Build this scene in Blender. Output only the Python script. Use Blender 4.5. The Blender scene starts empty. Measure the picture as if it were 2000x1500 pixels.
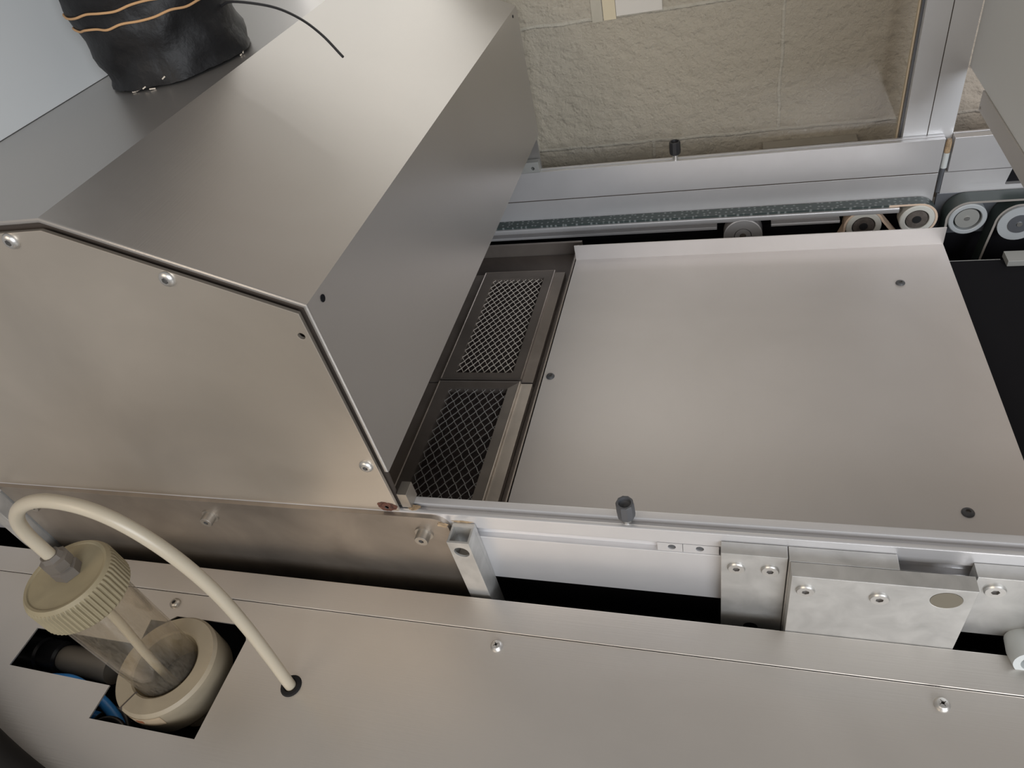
import bpy, bmesh, math, random
from mathutils import Vector, Matrix, noise
random.seed(7)
S = bpy.context.scene
COL = S.collection
# ------------------------------------------------------------ camera
cd = bpy.data.cameras.new('camera'); cam = bpy.data.objects.new('camera', cd); COL.objects.link(cam)
R0 = ((0.954516, 0.22285, -0.198085), (0.010789, -0.689739, -0.723978), (-0.297965, 0.688911, -0.660771))
r, d, f = R0
m = Matrix(((r[0], -d[0], -f[0], 0), (r[1], -d[1], -f[1], 0), (r[2], -d[2], -f[2], 1.5), (0, 0, 0, 1)))
loc = m.translation.copy(); m = m.to_quaternion().to_matrix().to_4x4(); m.translation = loc
cam.matrix_world = m
cd.sensor_width = 36; cd.sensor_fit = 'HORIZONTAL'; cd.lens = 1354.4852 * 36 / 2000; cd.clip_start = 0.02; cd.clip_end = 50
S.camera = cam
# ------------------------------------------------------------ world, lights, exposure
w = bpy.data.worlds.new('room_light'); S.world = w; w.use_nodes = True
bg = w.node_tree.nodes['Background']; bg.inputs[0].default_value = (0.83, 0.80, 0.775, 1); bg.inputs[1].default_value = 0.30
def area(name, loc, target, sx, sy, power, col):
    l = bpy.data.lights.new(name, 'AREA'); l.shape = 'RECTANGLE'; l.size = sx; l.size_y = sy; l.energy = power; l.color = col
    o = bpy.data.objects.new(name, l); COL.objects.link(o); o.location = loc
    o.rotation_euler = (Vector(target) - Vector(loc)).to_track_quat('-Z', 'Y').to_euler()
    return o
area('daylight_over_back_wall', (-0.15, 1.145, 1.50), (-0.1, 0.4, 1.35), 1.5, 0.34, 1.7, (1.0, 0.97, 0.95))
area('daylight_from_the_right', (1.25, -1.9, 1.95), (0.0, 0.6, 1.0), 2.0, 1.3, 62, (0.92, 0.955, 1.0))
area('warm_left_fill', (-1.2, -1.6, 2.6), (-0.4, 0.35, 1.1), 1.2, 1.2, 15, (1.0, 0.84, 0.66))  # unseen warm fill added for the left side, no actual fixture
vs = S.view_settings; vs.view_transform = 'Standard'; vs.look = 'None'; vs.gamma = 1; vs.use_curve_mapping = False; vs.exposure = 0.22

# ------------------------------------------------------------ materials
def mat(name, col, rough=0.5, metal=0.0, mottle=0.0, mscale=6.0, brush=0.0, bdir=(1, 1, 1), bump=0.0, bscale=80.0, spec=0.5, rvar=0.0):
    M = bpy.data.materials.new(name); M.use_nodes = True; N = M.node_tree.nodes; L = M.node_tree.links
    b = N['Principled BSDF']; b.inputs['Base Color'].default_value = (*col, 1); b.inputs['Roughness'].default_value = rough
    b.inputs['Metallic'].default_value = metal; b.inputs['Specular IOR Level'].default_value = spec
    tc = N.new('ShaderNodeTexCoord')
    if mottle:
        n = N.new('ShaderNodeTexNoise'); n.inputs['Scale'].default_value = mscale; n.inputs['Detail'].default_value = 5; n.inputs['Distortion'].default_value = 0.6
        L.new(tc.outputs['Object'], n.inputs['Vector'])
        rp = N.new('ShaderNodeMapRange'); rp.inputs[1].default_value = 0.3; rp.inputs[2].default_value = 0.7; rp.inputs[3].default_value = 1 - mottle; rp.inputs[4].default_value = 1 + mottle * 0.6
        L.new(n.outputs['Fac'], rp.inputs[0])
        mx = N.new('ShaderNodeVectorMath'); mx.operation = 'SCALE'; mx.inputs[0].default_value = col
        L.new(rp.outputs[0], mx.inputs['Scale']); L.new(mx.outputs[0], b.inputs['Base Color'])
        if rvar:
            r2 = N.new('ShaderNodeMapRange'); r2.inputs[1].default_value = 0.3; r2.inputs[2].default_value = 0.7; r2.inputs[3].default_value = rough - rvar; r2.inputs[4].default_value = rough + rvar
            L.new(n.outputs['Fac'], r2.inputs[0]); L.new(r2.outputs[0], b.inputs['Roughness'])
    h = None
    if brush:
        mp = N.new('ShaderNodeMapping'); mp.inputs['Scale'].default_value = bdir; L.new(tc.outputs['Object'], mp.inputs['Vector'])
        n = N.new('ShaderNodeTexNoise'); n.inputs['Scale'].default_value = 1; n.inputs['Detail'].default_value = 4; L.new(mp.outputs[0], n.inputs['Vector'])
        bp = N.new('ShaderNodeBump'); bp.inputs['Strength'].default_value = brush; bp.inputs['Distance'].default_value = 0.0005
        L.new(n.outputs['Fac'], bp.inputs['Height']); L.new(bp.outputs[0], b.inputs['Normal']); h = bp
    if bump:
        n = N.new('ShaderNodeTexNoise'); n.inputs['Scale'].default_value = bscale; n.inputs['Detail'].default_value = 6; L.new(tc.outputs['Object'], n.inputs['Vector'])
        bp = N.new('ShaderNodeBump'); bp.inputs['Strength'].default_value = bump; bp.inputs['Distance'].default_value = 0.003
        L.new(n.outputs['Fac'], bp.inputs['Height']); L.new(bp.outputs[0], b.inputs['Normal'])
        if h: L.new(h.outputs[0], bp.inputs['Normal'])
    return M
BX = (14, 900, 900); BY = (900, 14, 900); BZ = (900, 900, 14)
M = {}
M['hood'] = mat('brushed_steel_hood', (0.50, 0.48, 0.46), 0.35, 0.84, 0.05, 5, 0.10, BY, rvar=0.04)
M['endp'] = mat('brushed_steel_end_plate', (0.62, 0.565, 0.495), 0.42, 0.85, 0.10, 5, 0.10, BX, rvar=0.04)
M['cover'] = mat('brushed_steel_cover', (0.63, 0.60, 0.565), 0.40, 0.85, 0.05, 5, 0.12, BX, rvar=0.03)
M['pan'] = mat('brushed_steel_pan', (0.64, 0.61, 0.595), 0.46, 0.62, 0.06, 5, 0.10, BX, rvar=0.03)
M['alu'] = mat('anodised_aluminium', (0.66, 0.655, 0.665), 0.36, 0.6, 0.03, 20, 0.12, BX)
M['aluv'] = mat('anodised_aluminium_upright', (0.68, 0.69, 0.71), 0.38, 0.4, 0.02, 20, 0.12, BZ)
M['blk'] = mat('milled_aluminium', (0.52, 0.515, 0.50), 0.42, 0.7, 0.16, 45, 0.08, BX)
M['side'] = mat('dull_stained_steel', (0.36, 0.315, 0.27), 0.45, 0.85, 0.22, 14, 0.10, BX)
M['steel'] = mat('bright_screw_steel', (0.62, 0.61, 0.59), 0.36, 0.9)
M['socket'] = mat('shaded_socket_steel', (0.19, 0.18, 0.17), 0.5, 0.5)
M['dull'] = mat('dull_screw_steel', (0.42, 0.39, 0.35), 0.4, 0.9)
M['dark'] = mat('black_interior', (0.006, 0.006, 0.008), 0.75, spec=0.15)
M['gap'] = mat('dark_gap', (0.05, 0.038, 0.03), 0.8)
M['blackpl'] = mat('black_plastic', (0.022, 0.022, 0.024), 0.36)
M['greypl'] = mat('dark_grey_plastic', (0.07, 0.072, 0.078), 0.42)
M['rubber'] = mat('black_rubber', (0.012, 0.011, 0.011), 0.9, spec=0.25)
M['tape'] = mat('black_tape', (0.008, 0.008, 0.009), 0.50, 0, 0.3, 30, bump=0.9, bscale=45, spec=0.28)
M['cord'] = mat('orange_cord', (0.46, 0.27, 0.13), 0.8)
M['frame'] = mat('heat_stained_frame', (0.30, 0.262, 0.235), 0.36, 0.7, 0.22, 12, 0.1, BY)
M['frame2'] = mat('lighter_frame_metal', (0.62, 0.56, 0.50), 0.34, 0.7, 0.22, 14, 0.1, BY)  # lighter tone, used on one side of the near cassette frame
M['tray'] = mat('burnt_tray_metal', (0.15, 0.128, 0.116), 0.42, 0.6, 0.3, 12)
M['wire'] = mat('mesh_wire', (0.80, 0.74, 0.67), 0.35, 0.4)
M['wire2'] = mat('mesh_wire_sooty', (0.42, 0.41, 0.40), 0.45, 0.4)
M['soot'] = mat('sooty_filter', (0.03, 0.02, 0.018), 0.85, 0, 0.6, 160, bump=0.7, bscale=300)
M['paintw'] = mat('pale_blue_grey_paint', (0.60, 0.615, 0.615), 0.42, 0.0, 0.02, 3)
M['strip'] = mat('brushed_grey_strip', (0.55, 0.53, 0.51), 0.45, 0.6, 0.05, 8)
M['beltbase'] = mat('belt_edge', (0.62, 0.48, 0.37), 0.7)
M['belt2edge'] = mat('grey_belt_edge', (0.27, 0.25, 0.23), 0.7)
M['plate2'] = mat('blue_grey_plate', (0.17, 0.18, 0.20), 0.42, 0.6, 0.1, 20)
M['creamring'] = mat('pale_pulley_ring', (0.60, 0.60, 0.56), 0.42, 0.1)
M['greyring'] = mat('grey_pulley_ring', (0.44, 0.47, 0.49), 0.36, 0.2)
M['hub'] = mat('greasy_bearing', (0.23, 0.20, 0.18), 0.45, 0.6, 0.3, 120)
M['rust'] = mat('rust', (0.10, 0.038, 0.022), 0.85, 0, 0.5, 300, bump=0.5, bscale=500)
M['flux'] = mat('amber_residue', (0.36, 0.26, 0.16), 0.5, 0, 0.5, 200)
M['cap'] = mat('dusty_beige_cap', (0.25, 0.21, 0.13), 0.6, 0, 0.12, 40)
M['ring'] = mat('beige_holder', (0.29, 0.245, 0.175), 0.55, 0, 0.12, 30)
M['fit'] = mat('grey_fitting', (0.115, 0.10, 0.085), 0.5)
M['sticker'] = mat('cream_sticker', (0.70, 0.58, 0.42), 0.6)
M['ink'] = mat('brown_ink', (0.25, 0.09, 0.04), 0.7)
M['blue'] = mat('blue_hose', (0.06, 0.34, 0.90), 0.3)
M['greyhose'] = mat('grey_hose', (0.26, 0.23, 0.19), 0.55)
M['paper'] = mat('white_paper', (0.72, 0.65, 0.61), 0.8)
M['ptape'] = mat('beige_tape', (0.50, 0.44, 0.37), 0.7)
M['wood'] = mat('pale_board', (0.34, 0.30, 0.25), 0.7, 0, 0.1, 20)
M['grey'] = mat('grey_metal_block', (0.36, 0.365, 0.35), 0.45, 0.4)
M['white'] = mat('pale_plastic', (0.50, 0.53, 0.53), 0.45)
M['cab'] = mat('grey_cabinet_paint', (0.32, 0.33, 0.34), 0.5)
M['floor'] = mat('grey_floor', (0.24, 0.23, 0.21), 0.7, 0, 0.15, 3)

def hose_mat():
    Mt = mat('milky_hose', (0.43, 0.38, 0.295), 0.36); b = Mt.node_tree.nodes['Principled BSDF']
    b.inputs['Subsurface Weight'].default_value = 0.25; b.inputs['Subsurface Radius'].default_value = (0.01, 0.008, 0.006); b.inputs['Subsurface Scale'].default_value = 0.5
    return Mt
M['hose'] = hose_mat()
def clear_mat(name, tint, haze, hazecol, ior=1.45):
    Mt = bpy.data.materials.new(name); Mt.use_nodes = True; N = Mt.node_tree.nodes; L = Mt.node_tree.links; N.clear()
    o = N.new('ShaderNodeOutputMaterial'); t = N.new('ShaderNodeBsdfTransparent'); t.inputs[0].default_value = (*tint, 1)
    g = N.new('ShaderNodeBsdfGlossy'); g.inputs['Roughness'].default_value = 0.04; lw = N.new('ShaderNodeLayerWeight'); lw.inputs[0].default_value = 0.5; pw = N.new('ShaderNodeMath'); pw.operation = 'POWER'; pw.inputs[1].default_value = 4; L.new(lw.outputs['Facing'], pw.inputs[0]); fr = N.new('ShaderNodeMath'); fr.operation = 'MULTIPLY_ADD'; fr.inputs[1].default_value = 0.6; fr.inputs[2].default_value = 0.03; L.new(pw.outputs[0], fr.inputs[0])
    m1 = N.new('ShaderNodeMixShader'); L.new(fr.outputs[0], m1.inputs[0]); L.new(t.outputs[0], m1.inputs[1]); L.new(g.outputs[0], m1.inputs[2])
    df = N.new('ShaderNodeBsdfDiffuse'); df.inputs[0].default_value = (*hazecol, 1)
    m2 = N.new('ShaderNodeMixShader'); m2.inputs[0].default_value = haze
    if haze > 0.02:
        n = N.new('ShaderNodeTexNoise'); n.inputs['Scale'].default_value = 30; rp = N.new('ShaderNodeMapRange'); rp.inputs[1].default_value = 0.3; rp.inputs[2].default_value = 0.75
        rp.inputs[3].default_value = haze * 0.5; rp.inputs[4].default_value = haze * 1.7; L.new(n.outputs[0], rp.inputs[0]); L.new(rp.outputs[0], m2.inputs[0])
    L.new(m1.outputs[0], m2.inputs[1]); L.new(df.outputs[0], m2.inputs[2]); L.new(m2.outputs[0], o.inputs[0])
    return Mt
M['glass'] = clear_mat('window_glass', (0.97, 0.98, 0.97), 0.01, (0.5, 0.5, 0.5))
M['bottle'] = clear_mat('clear_bottle_plastic', (0.95, 0.93, 0.89), 0.06, (0.45, 0.40, 0.33))

def wall_mat():
    Mt = mat('painted_block_wall', (0.50, 0.43, 0.355), 0.85); N = Mt.node_tree.nodes; L = Mt.node_tree.links; b = N['Principled BSDF']
    tc = N.new('ShaderNodeTexCoord'); sp = N.new('ShaderNodeSeparateXYZ'); L.new(tc.outputs['Object'], sp.inputs[0])
    cb = N.new('ShaderNodeCombineXYZ'); L.new(sp.outputs[0], cb.inputs[0]); L.new(sp.outputs[2], cb.inputs[1])
    mp = N.new('ShaderNodeMapping'); mp.inputs['Location'].default_value = (0.128 + 0.4 * 4 , -0.9686 + 0.205 * 8, 0); L.new(cb.outputs[0], mp.inputs[0])
    ns = N.new('ShaderNodeTexNoise'); ns.inputs['Scale'].default_value = 14; L.new(tc.outputs['Object'], ns.inputs['Vector'])
    ad = N.new('ShaderNodeMixRGB'); ad.blend_type = 'LINEAR_LIGHT'; ad.inputs[0].default_value = 0.004; L.new(mp.outputs[0], ad.inputs[1]); L.new(ns.outputs['Color'], ad.inputs[2])
    br = N.new('ShaderNodeTexBrick'); br.inputs['Scale'].default_value = 1; br.inputs['Brick Width'].default_value = 0.4; br.inputs['Row Height'].default_value = 0.205
    br.inputs['Mortar Size'].default_value = 0.0035; br.inputs['Mortar Smooth'].default_value = 0.7; br.offset = 0.5
    br.inputs['Color1'].default_value = (0, 0, 0, 1); br.inputs['Color2'].default_value = (0, 0, 0, 1); br.inputs['Mortar'].default_value = (1, 1, 1, 1)
    L.new(ad.outputs[0], br.inputs['Vector'])
    mx = N.new('ShaderNodeMixRGB'); mx.inputs[1].default_value = (0.50, 0.43, 0.355, 1); mx.inputs[2].default_value = (0.57, 0.51, 0.44, 1)
    mm = N.new('ShaderNodeMath'); mm.operation = 'MULTIPLY'; mm.inputs[1].default_value = 0.8; L.new(br.outputs['Fac'], mm.inputs[0]); L.new(mm.outputs[0], mx.inputs[0])
    L.new(mx.outputs[0], b.inputs['Base Color'])
    n1 = N.new('ShaderNodeTexNoise'); n1.inputs['Scale'].default_value = 55; n1.inputs['Detail'].default_value = 7; n1.inputs['Roughness'].default_value = 0.62; L.new(tc.outputs['Object'], n1.inputs['Vector'])
    v = N.new('ShaderNodeTexVoronoi'); v.inputs['Scale'].default_value = 85; L.new(tc.outputs['Object'], v.inputs['Vector'])
    vr = N.new('ShaderNodeMapRange'); vr.inputs[1].default_value = 0.0; vr.inputs[2].default_value = 0.35; L.new(v.outputs['Distance'], vr.inputs[0])
    a1 = N.new('ShaderNodeMath'); a1.operation = 'MULTIPLY_ADD'; a1.inputs[1].default_value = 0.12; L.new(vr.outputs[0], a1.inputs[0]); L.new(n1.outputs['Fac'], a1.inputs[2])
    a2 = N.new('ShaderNodeMath'); a2.operation = 'MULTIPLY_ADD'; a2.inputs[1].default_value = 0.16; L.new(br.outputs['Fac'], a2.inputs[0]); L.new(a1.outputs[0], a2.inputs[2])
    bp = N.new('ShaderNodeBump'); bp.inputs['Strength'].default_value = 1.0; bp.inputs['Distance'].default_value = 0.009
    L.new(a2.outputs[0], bp.inputs['Height']); L.new(bp.outputs[0], b.inputs['Normal'])
    return Mt
M['wall'] = wall_mat()
def belt_mat(dots):
    Mt = mat('dark_green_belt' if dots else 'dark_grey_belt', (0.035, 0.05, 0.048), 0.5); N = Mt.node_tree.nodes; L = Mt.node_tree.links; b = N['Principled BSDF']
    if dots:
        tc = N.new('ShaderNodeTexCoord'); v = N.new('ShaderNodeTexVoronoi'); v.feature = 'F1'; v.inputs['Scale'].default_value = 1; v.inputs['Randomness'].default_value = 0.6
        mp = N.new('ShaderNodeMapping'); v.voronoi_dimensions = '2D'; mp.inputs['Scale'].default_value = (115, 115, 115); L.new(tc.outputs['Object'], mp.inputs[0]); L.new(mp.outputs[0], v.inputs['Vector'])
        cr = N.new('ShaderNodeMapRange'); cr.inputs[1].default_value = 0.16; cr.inputs[2].default_value = 0.24; cr.inputs[3].default_value = 1; cr.inputs[4].default_value = 0; L.new(v.outputs['Distance'], cr.inputs[0])
        mx = N.new('ShaderNodeMixRGB'); mx.inputs[1].default_value = (0.035, 0.05, 0.048, 1); mx.inputs[2].default_value = (0.17, 0.19, 0.19, 1); L.new(cr.outputs[0], mx.inputs[0]); L.new(mx.outputs[0], b.inputs['Base Color'])
    return Mt
M['belt'] = belt_mat(True); M['belt2'] = belt_mat(False)

# ------------------------------------------------------------ object helpers
def mesh_obj(name, bm, material, parent=None, smooth=True, angle=32):
    me = bpy.data.meshes.new(name)
    bmesh.ops.recalc_face_normals(bm, faces=bm.faces[:])
    bm.to_mesh(me); bm.free()
    for mm in (material if isinstance(material, (list, tuple)) else [material]): me.materials.append(M[mm] if isinstance(mm, str) else mm)
    if smooth:
        me.shade_smooth(); me.set_sharp_from_angle(angle=math.radians(angle))
    o = bpy.data.objects.new(name, me); COL.objects.link(o)
    if smooth:
        wn = o.modifiers.new('weighted_normal', 'WEIGHTED_NORMAL'); wn.keep_sharp = True; wn.weight = 100
    if parent is not None:
        o.parent = parent; o.matrix_parent_inverse = Matrix.Translation(parent.location).inverted()
    return o
def tag(o, label, cat=None, group=None, kind=None):
    if label: o['label'] = label
    if cat: o['category'] = cat
    if group: o['group'] = group
    if kind: o['kind'] = kind
    return o
def thing(name, loc, label, cat, group=None):
    o = bpy.data.objects.new(name, None); COL.objects.link(o); o.location = loc; o.empty_display_size = 0.02
    return tag(o, label, cat, group)
def box(bm, x0, x1, y0, y1, z0, z1, bev=0.0):
    t = bmesh.new(); bmesh.ops.create_cube(t, size=1)
    for v in t.verts: v.co = Vector(((x0 + x1) / 2 + v.co.x * (x1 - x0), (y0 + y1) / 2 + v.co.y * (y1 - y0), (z0 + z1) / 2 + v.co.z * (z1 - z0)))
    if bev: bmesh.ops.bevel(t, geom=t.edges[:], offset=bev, segments=2, affect='EDGES', profile=0.5)
    join(bm, t); return bm
def join(bm, t, mtx=None):
    me = bpy.data.meshes.new('tmp'); t.to_mesh(me); t.free()
    if mtx is not None: me.transform(mtx)
    bm.from_mesh(me); bpy.data.meshes.remove(me)
def bx(*a, bev=0.0):
    b = bmesh.new(); box(b, *a, bev=bev); return b
# frame matrices: local (u, v, w) -> world
def front_frame(y):   # u = x, v = z, w = towards the viewer (-y)
    return Matrix(((1, 0, 0, 0), (0, 0, -1, y), (0, 1, 0, 0), (0, 0, 0, 1)))
def up_frame(z):      # u = x, v = y, w = up
    return Matrix.Translation((0, 0, z))
def side_frame(x):    # u = y, v = z, w = +x
    return Matrix(((0, 0, 1, x), (1, 0, 0, 0), (0, 1, 0, 0), (0, 0, 0, 1)))
def plate(bm, outline, thick, mtx, holes=(), bev=0.0):
    """flat plate with holes; outline in (u, v); occupies w from -thick to 0"""
    t = bmesh.new(); E = []
    for loop in [outline, *holes]:
        vs_ = [t.verts.new((p[0], p[1], 0)) for p in loop]
        E += [t.edges.new((vs_[i], vs_[(i + 1) % len(vs_)])) for i in range(len(vs_))]
    if holes: bmesh.ops.triangle_fill(t, use_beauty=True, edges=E)
    else: t.faces.new(t.verts[:])
    bmesh.ops.recalc_face_normals(t, faces=t.faces[:])
    if t.faces[0].normal.z < 0: bmesh.ops.reverse_faces(t, faces=t.faces[:])
    rim = [e for e in t.edges if len(e.link_faces) == 1]
    ex = bmesh.ops.extrude_face_region(t, geom=t.faces[:])
    for g in ex['geom']:
        if isinstance(g, bmesh.types.BMVert): g.co.z -= thick
    if bev:
        t.normal_update()
        es = [e for e in t.edges if len(e.link_faces) == 2 and e.calc_face_angle(0) > 1.0 and all(abs(v.co.z) < 1e-7 for v in e.verts)]
        bmesh.ops.bevel(t, geom=es, offset=bev, segments=2, affect='EDGES', profile=0.5)
    join(bm, t, mtx); return bm
def circ(cx, cy, r, n=28): return [(cx + r * math.cos(2 * math.pi * k / n), cy + r * math.sin(2 * math.pi * k / n)) for k in range(n)]
def rrect(x0, x1, y0, y1, r, n=4):
    o = []
    for cx, cy, a in ((x1 - r, y1 - r, 0), (x0 + r, y1 - r, 90), (x0 + r, y0 + r, 180), (x1 - r, y0 + r, 270)):
        for k in range(n + 1):
            t = math.radians(a + 90 * k / n); o.append((cx + r * math.cos(t), cy + r * math.sin(t)))
    return o
def extr_x(bm, prof, x0, x1, bev=0.0):
    """prism along x; profile in (y, z)"""
    t = bmesh.new(); A = [t.verts.new((x0, p[0], p[1])) for p in prof]; f = t.faces.new(A)
    ex = bmesh.ops.extrude_face_region(t, geom=[f])
    for g in ex['geom']:
        if isinstance(g, bmesh.types.BMVert): g.co.x = x1
    bmesh.ops.recalc_face_normals(t, faces=t.faces[:])
    if bev:
        es = [e for e in t.edges if abs((e.verts[0].co - e.verts[1].co).x) > 1e-6]
        bmesh.ops.bevel(t, geom=es, offset=bev, segments=2, affect='EDGES', profile=0.5)
    join(bm, t); return bm
def lathe(bm, prof, mtx, n=32, fn=None):
    """profile (radius, w) revolved about local w axis"""
    t = bmesh.new(); rings = []
    for i, (rr, ww) in enumerate(prof):
        ring = []
        for k in range(n):
            a = 2 * math.pi * k / n; q = fn(i, a, rr) if fn else rr
            ring.append(t.verts.new((q * math.cos(a), q * math.sin(a), ww)))
        rings.append(ring)
    for a, b in zip(rings, rings[1:]):
        for k in range(n): t.faces.new((a[k], a[(k + 1) % n], b[(k + 1) % n], b[k]))
    if prof[0][0] > 1e-6: t.faces.new(rings[0][::-1])
    if prof[-1][0] > 1e-6: t.faces.new(rings[-1])
    bmesh.ops.remove_doubles(t, verts=t.verts[:], dist=1e-7)
    join(bm, t, mtx); return bm
def tube(bm, pts, rad, n=12, sub=6, closed=False):
    """smooth (Catmull-Rom) tube"""
    P = [Vector(p) for p in pts]; Q = []
    if sub > 1 and len(P) > 2:
        for i in range(len(P) - 1):
            p0 = P[i - 1] if i else 2 * P[0] - P[1]; p1 = P[i]; p2 = P[i + 1]; p3 = P[i + 2] if i + 2 < len(P) else 2 * P[-1] - P[-2]
            for k in range(sub):
                t = k / sub
                Q.append(0.5 * ((2 * p1) + (p2 - p0) * t + (2 * p0 - 5 * p1 + 4 * p2 - p3) * t * t + (3 * p1 - p0 - 3 * p2 + p3) * t ** 3))
        Q.append(P[-1])
    else: Q = P
    up = Vector((0.13, 0.9, 0.41)).normalized(); rings = []
    for i, q in enumerate(Q):
        d_ = (Q[min(i + 1, len(Q) - 1)] - Q[max(i - 1, 0)]).normalized(); a = d_.cross(up).normalized(); b = d_.cross(a).normalized(); up = a.cross(d_).normalized()
        rr = rad(i / (len(Q) - 1)) if callable(rad) else rad
        rings.append([bm.verts.new(q + rr * (math.cos(2 * math.pi * k / n) * a + math.sin(2 * math.pi * k / n) * b)) for k in range(n)])
    for a, b in zip(rings, rings[1:]):
        for k in range(n): bm.faces.new((a[k], a[(k + 1) % n], b[(k + 1) % n], b[k]))
    bm.faces.new(rings[0][::-1]); bm.faces.new(rings[-1]); return bm
def tb(pts, rad, **k):
    b = bmesh.new(); tube(b, pts, rad, **k); return b
def screw_bm(kind, r, h):
    """head with a socket; base at w=0, axis +w"""
    bm = bmesh.new(); n = 24
    rs = r * 0.46; prof = {'button': [(r, 0), (r, h * .25), (r * .88, h * .7), (r * .62, h), (rs, h)],
            'cap': [(r, 0), (r, h * .9), (r * .93, h), (rs * 1.05, h)], 'flush': [(r, 0), (r, h * .6), (r * .9, h), (rs, h)],
            'pan': [(r, 0), (r, h * .2), (r * .92, h * .6), (r * .7, h * .9), (rs * .8, h)]}[kind]
    rings = []
    for rr, ww in prof: rings.append([bm.verts.new((rr * math.cos(2 * math.pi * k / n), rr * math.sin(2 * math.pi * k / n), ww)) for k in range(n)])
    def sock(a):
        if kind == 'pan':
            return rs * (1.25 if abs(math.sin(2 * a)) < 0.45 else 0.5)
        return rs * math.cos(math.pi / 6) / math.cos((a % (math.pi / 3)) - math.pi / 6)
    for ww in (h, h * 0.25):
        rings.append([bm.verts.new((sock(2 * math.pi * k / n) * math.cos(2 * math.pi * k / n) * .9, sock(2 * math.pi * k / n) * math.sin(2 * math.pi * k / n) * .9, ww)) for k in range(n)])
    for j, (a, b) in enumerate(zip(rings, rings[1:])):
        for k in range(n): bm.faces.new((a[k], a[(k + 1) % n], b[(k + 1) % n], b[k])).material_index = 1 if j >= len(rings) - 2 else 0
    bm.faces.new(rings[-1]).material_index = 1; bm.faces.new(rings[0][::-1])
    return bm
def screw(parent, kind, r, h, mtx, material='steel', name='screw', label=None, washer=0):
    bm = bmesh.new(); join(bm, screw_bm(kind, r, h), Matrix.Translation((0, 0, washer)))
    if washer: lathe(bm, [(0, 0), (r * 1.35, 0), (r * 1.35, washer), (0, washer)], Matrix())
    t = bmesh.new(); join(t, bm, mtx)
    o = mesh_obj(name, t, [material, 'socket'], parent)
    if label: o['label'] = label
    return o
def at(fr, u, v, w=0, rot=0): return fr @ Matrix.Translation((u, v, w)) @ Matrix.Rotation(rot, 4, 'Z')

# ------------------------------------------------------------ setting
o = mesh_obj('wall_back', bx(-2.2, 2.2, 1.16, 1.30, 0, 2.6), 'wall', smooth=False); tag(o, 'rough painted concrete block wall behind the machine', None, None, 'structure')
o = mesh_obj('floor', bx(-2.2, 2.2, -2.2, 1.30, -0.05, 0), 'floor', smooth=False); tag(o, 'grey floor under the machine', None, None, 'structure')

# ------------------------------------------------------------ machine base (open box that holds everything)
X0, X1 = -1.05, 0.72
base = thing('machine_cabinet', (0, 0.55, 0), 'grey machine cabinet with black open inside beneath the conveyor and covers', 'machine cabinet')
b = bmesh.new()
box(b, X0, X1, -0.02, 0.0, 0, 0.885); box(b, X0, X0 + .02, 0, 1.06, 0, 0.885); box(b, X1 - .02, X1, 0, 1.06, 0, 0.885); box(b, X0, X1, 1.04, 1.06, 0, 0.885)
mesh_obj('side_wall', b, 'cab', base, smooth=False)
mesh_obj('inner_floor', bx(X0 + .02, X1 - .02, 0, 1.04, 0.60, 0.62), 'dark', base, smooth=False)
b = bmesh.new(); box(b, X0 + .02, X1 - .02, 0.005, 0.015, 0.62, 0.88); box(b, X0 + .02, X1 - .02, 1.028, 1.038, 0.62, 0.88)
box(b, X0 + .021, X0 + .03, 0.016, 1.027, 0.62, 0.88); box(b, X1 - .03, X1 - .021, 0.016, 1.027, 0.62, 0.88)
mesh_obj('inner_lining', b, 'dark', base, smooth=False)
mesh_obj('cross_panel', bx(-0.70, 0.70, 0.372, 0.380, 0.62, 0.865), 'dark', base, smooth=False)

# ------------------------------------------------------------ front rail
rail = thing('front_rail', (0.0, 0.355, 0.898), 'long aluminium profile rail along the near side of the conveyor', 'rail')
yf = 0.3457
prof = [(yf, .898), (yf, .9683), (yf + .006, .9683), (yf + .006, .9812), (yf, .9812), (yf, 1.0), (.3502, 1.0), (.3502, .994), (.3562, .994), (.3562, 1.0), (.3645, 1.0), (.3645, .898)]
b = bmesh.new(); extr_x(b, prof, -0.98, 0.60, 0.0012); mesh_obj('profile_body', b, 'alu', rail)
for (a0, a1) in ((-0.0575, -0.0362), (-0.0358, -0.0062)):
    b = bmesh.new(); hx = a0 + .0123 if a0 < -.04 else a0 + .0140
    plate(b, [(a0, .9688), (a1, .9688), (a1, .9806), (a0, .9806)], .0052, front_frame(yf + .0005), [circ(hx, .9752, .0034, 16)])
    n_ = mesh_obj('slot_nut', b, 'alu', rail)
    lathe_b = bmesh.new(); lathe(lathe_b, [(.0034, .0005), (.0030, .0012), (.0034, .0019), (.0030, .0026), (.0034, .0033), (.0025, .0040), (0.0, .0040)], at(front_frame(yf + .0052), hx, .9752)); mesh_obj('threaded_hole', lathe_b, 'greypl', n_)
b = bmesh.new()
lathe(b, [(0, 0), (.0042, 0), (.0042, .0004), (.0015, .0005), (0, .0005)], Matrix.Translation((-.283, .3510, 1.0)) @ Matrix.Diagonal((1.6, .75, .5, 1)), fn=lambda i, a, q: q * (1 + .12 * math.sin(3 * a) + .08 * math.sin(11 * a + 1)))
tag(mesh_obj('residue_stain', b, 'flux', rail), 'amber flux residue smeared on the rail end')

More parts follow.
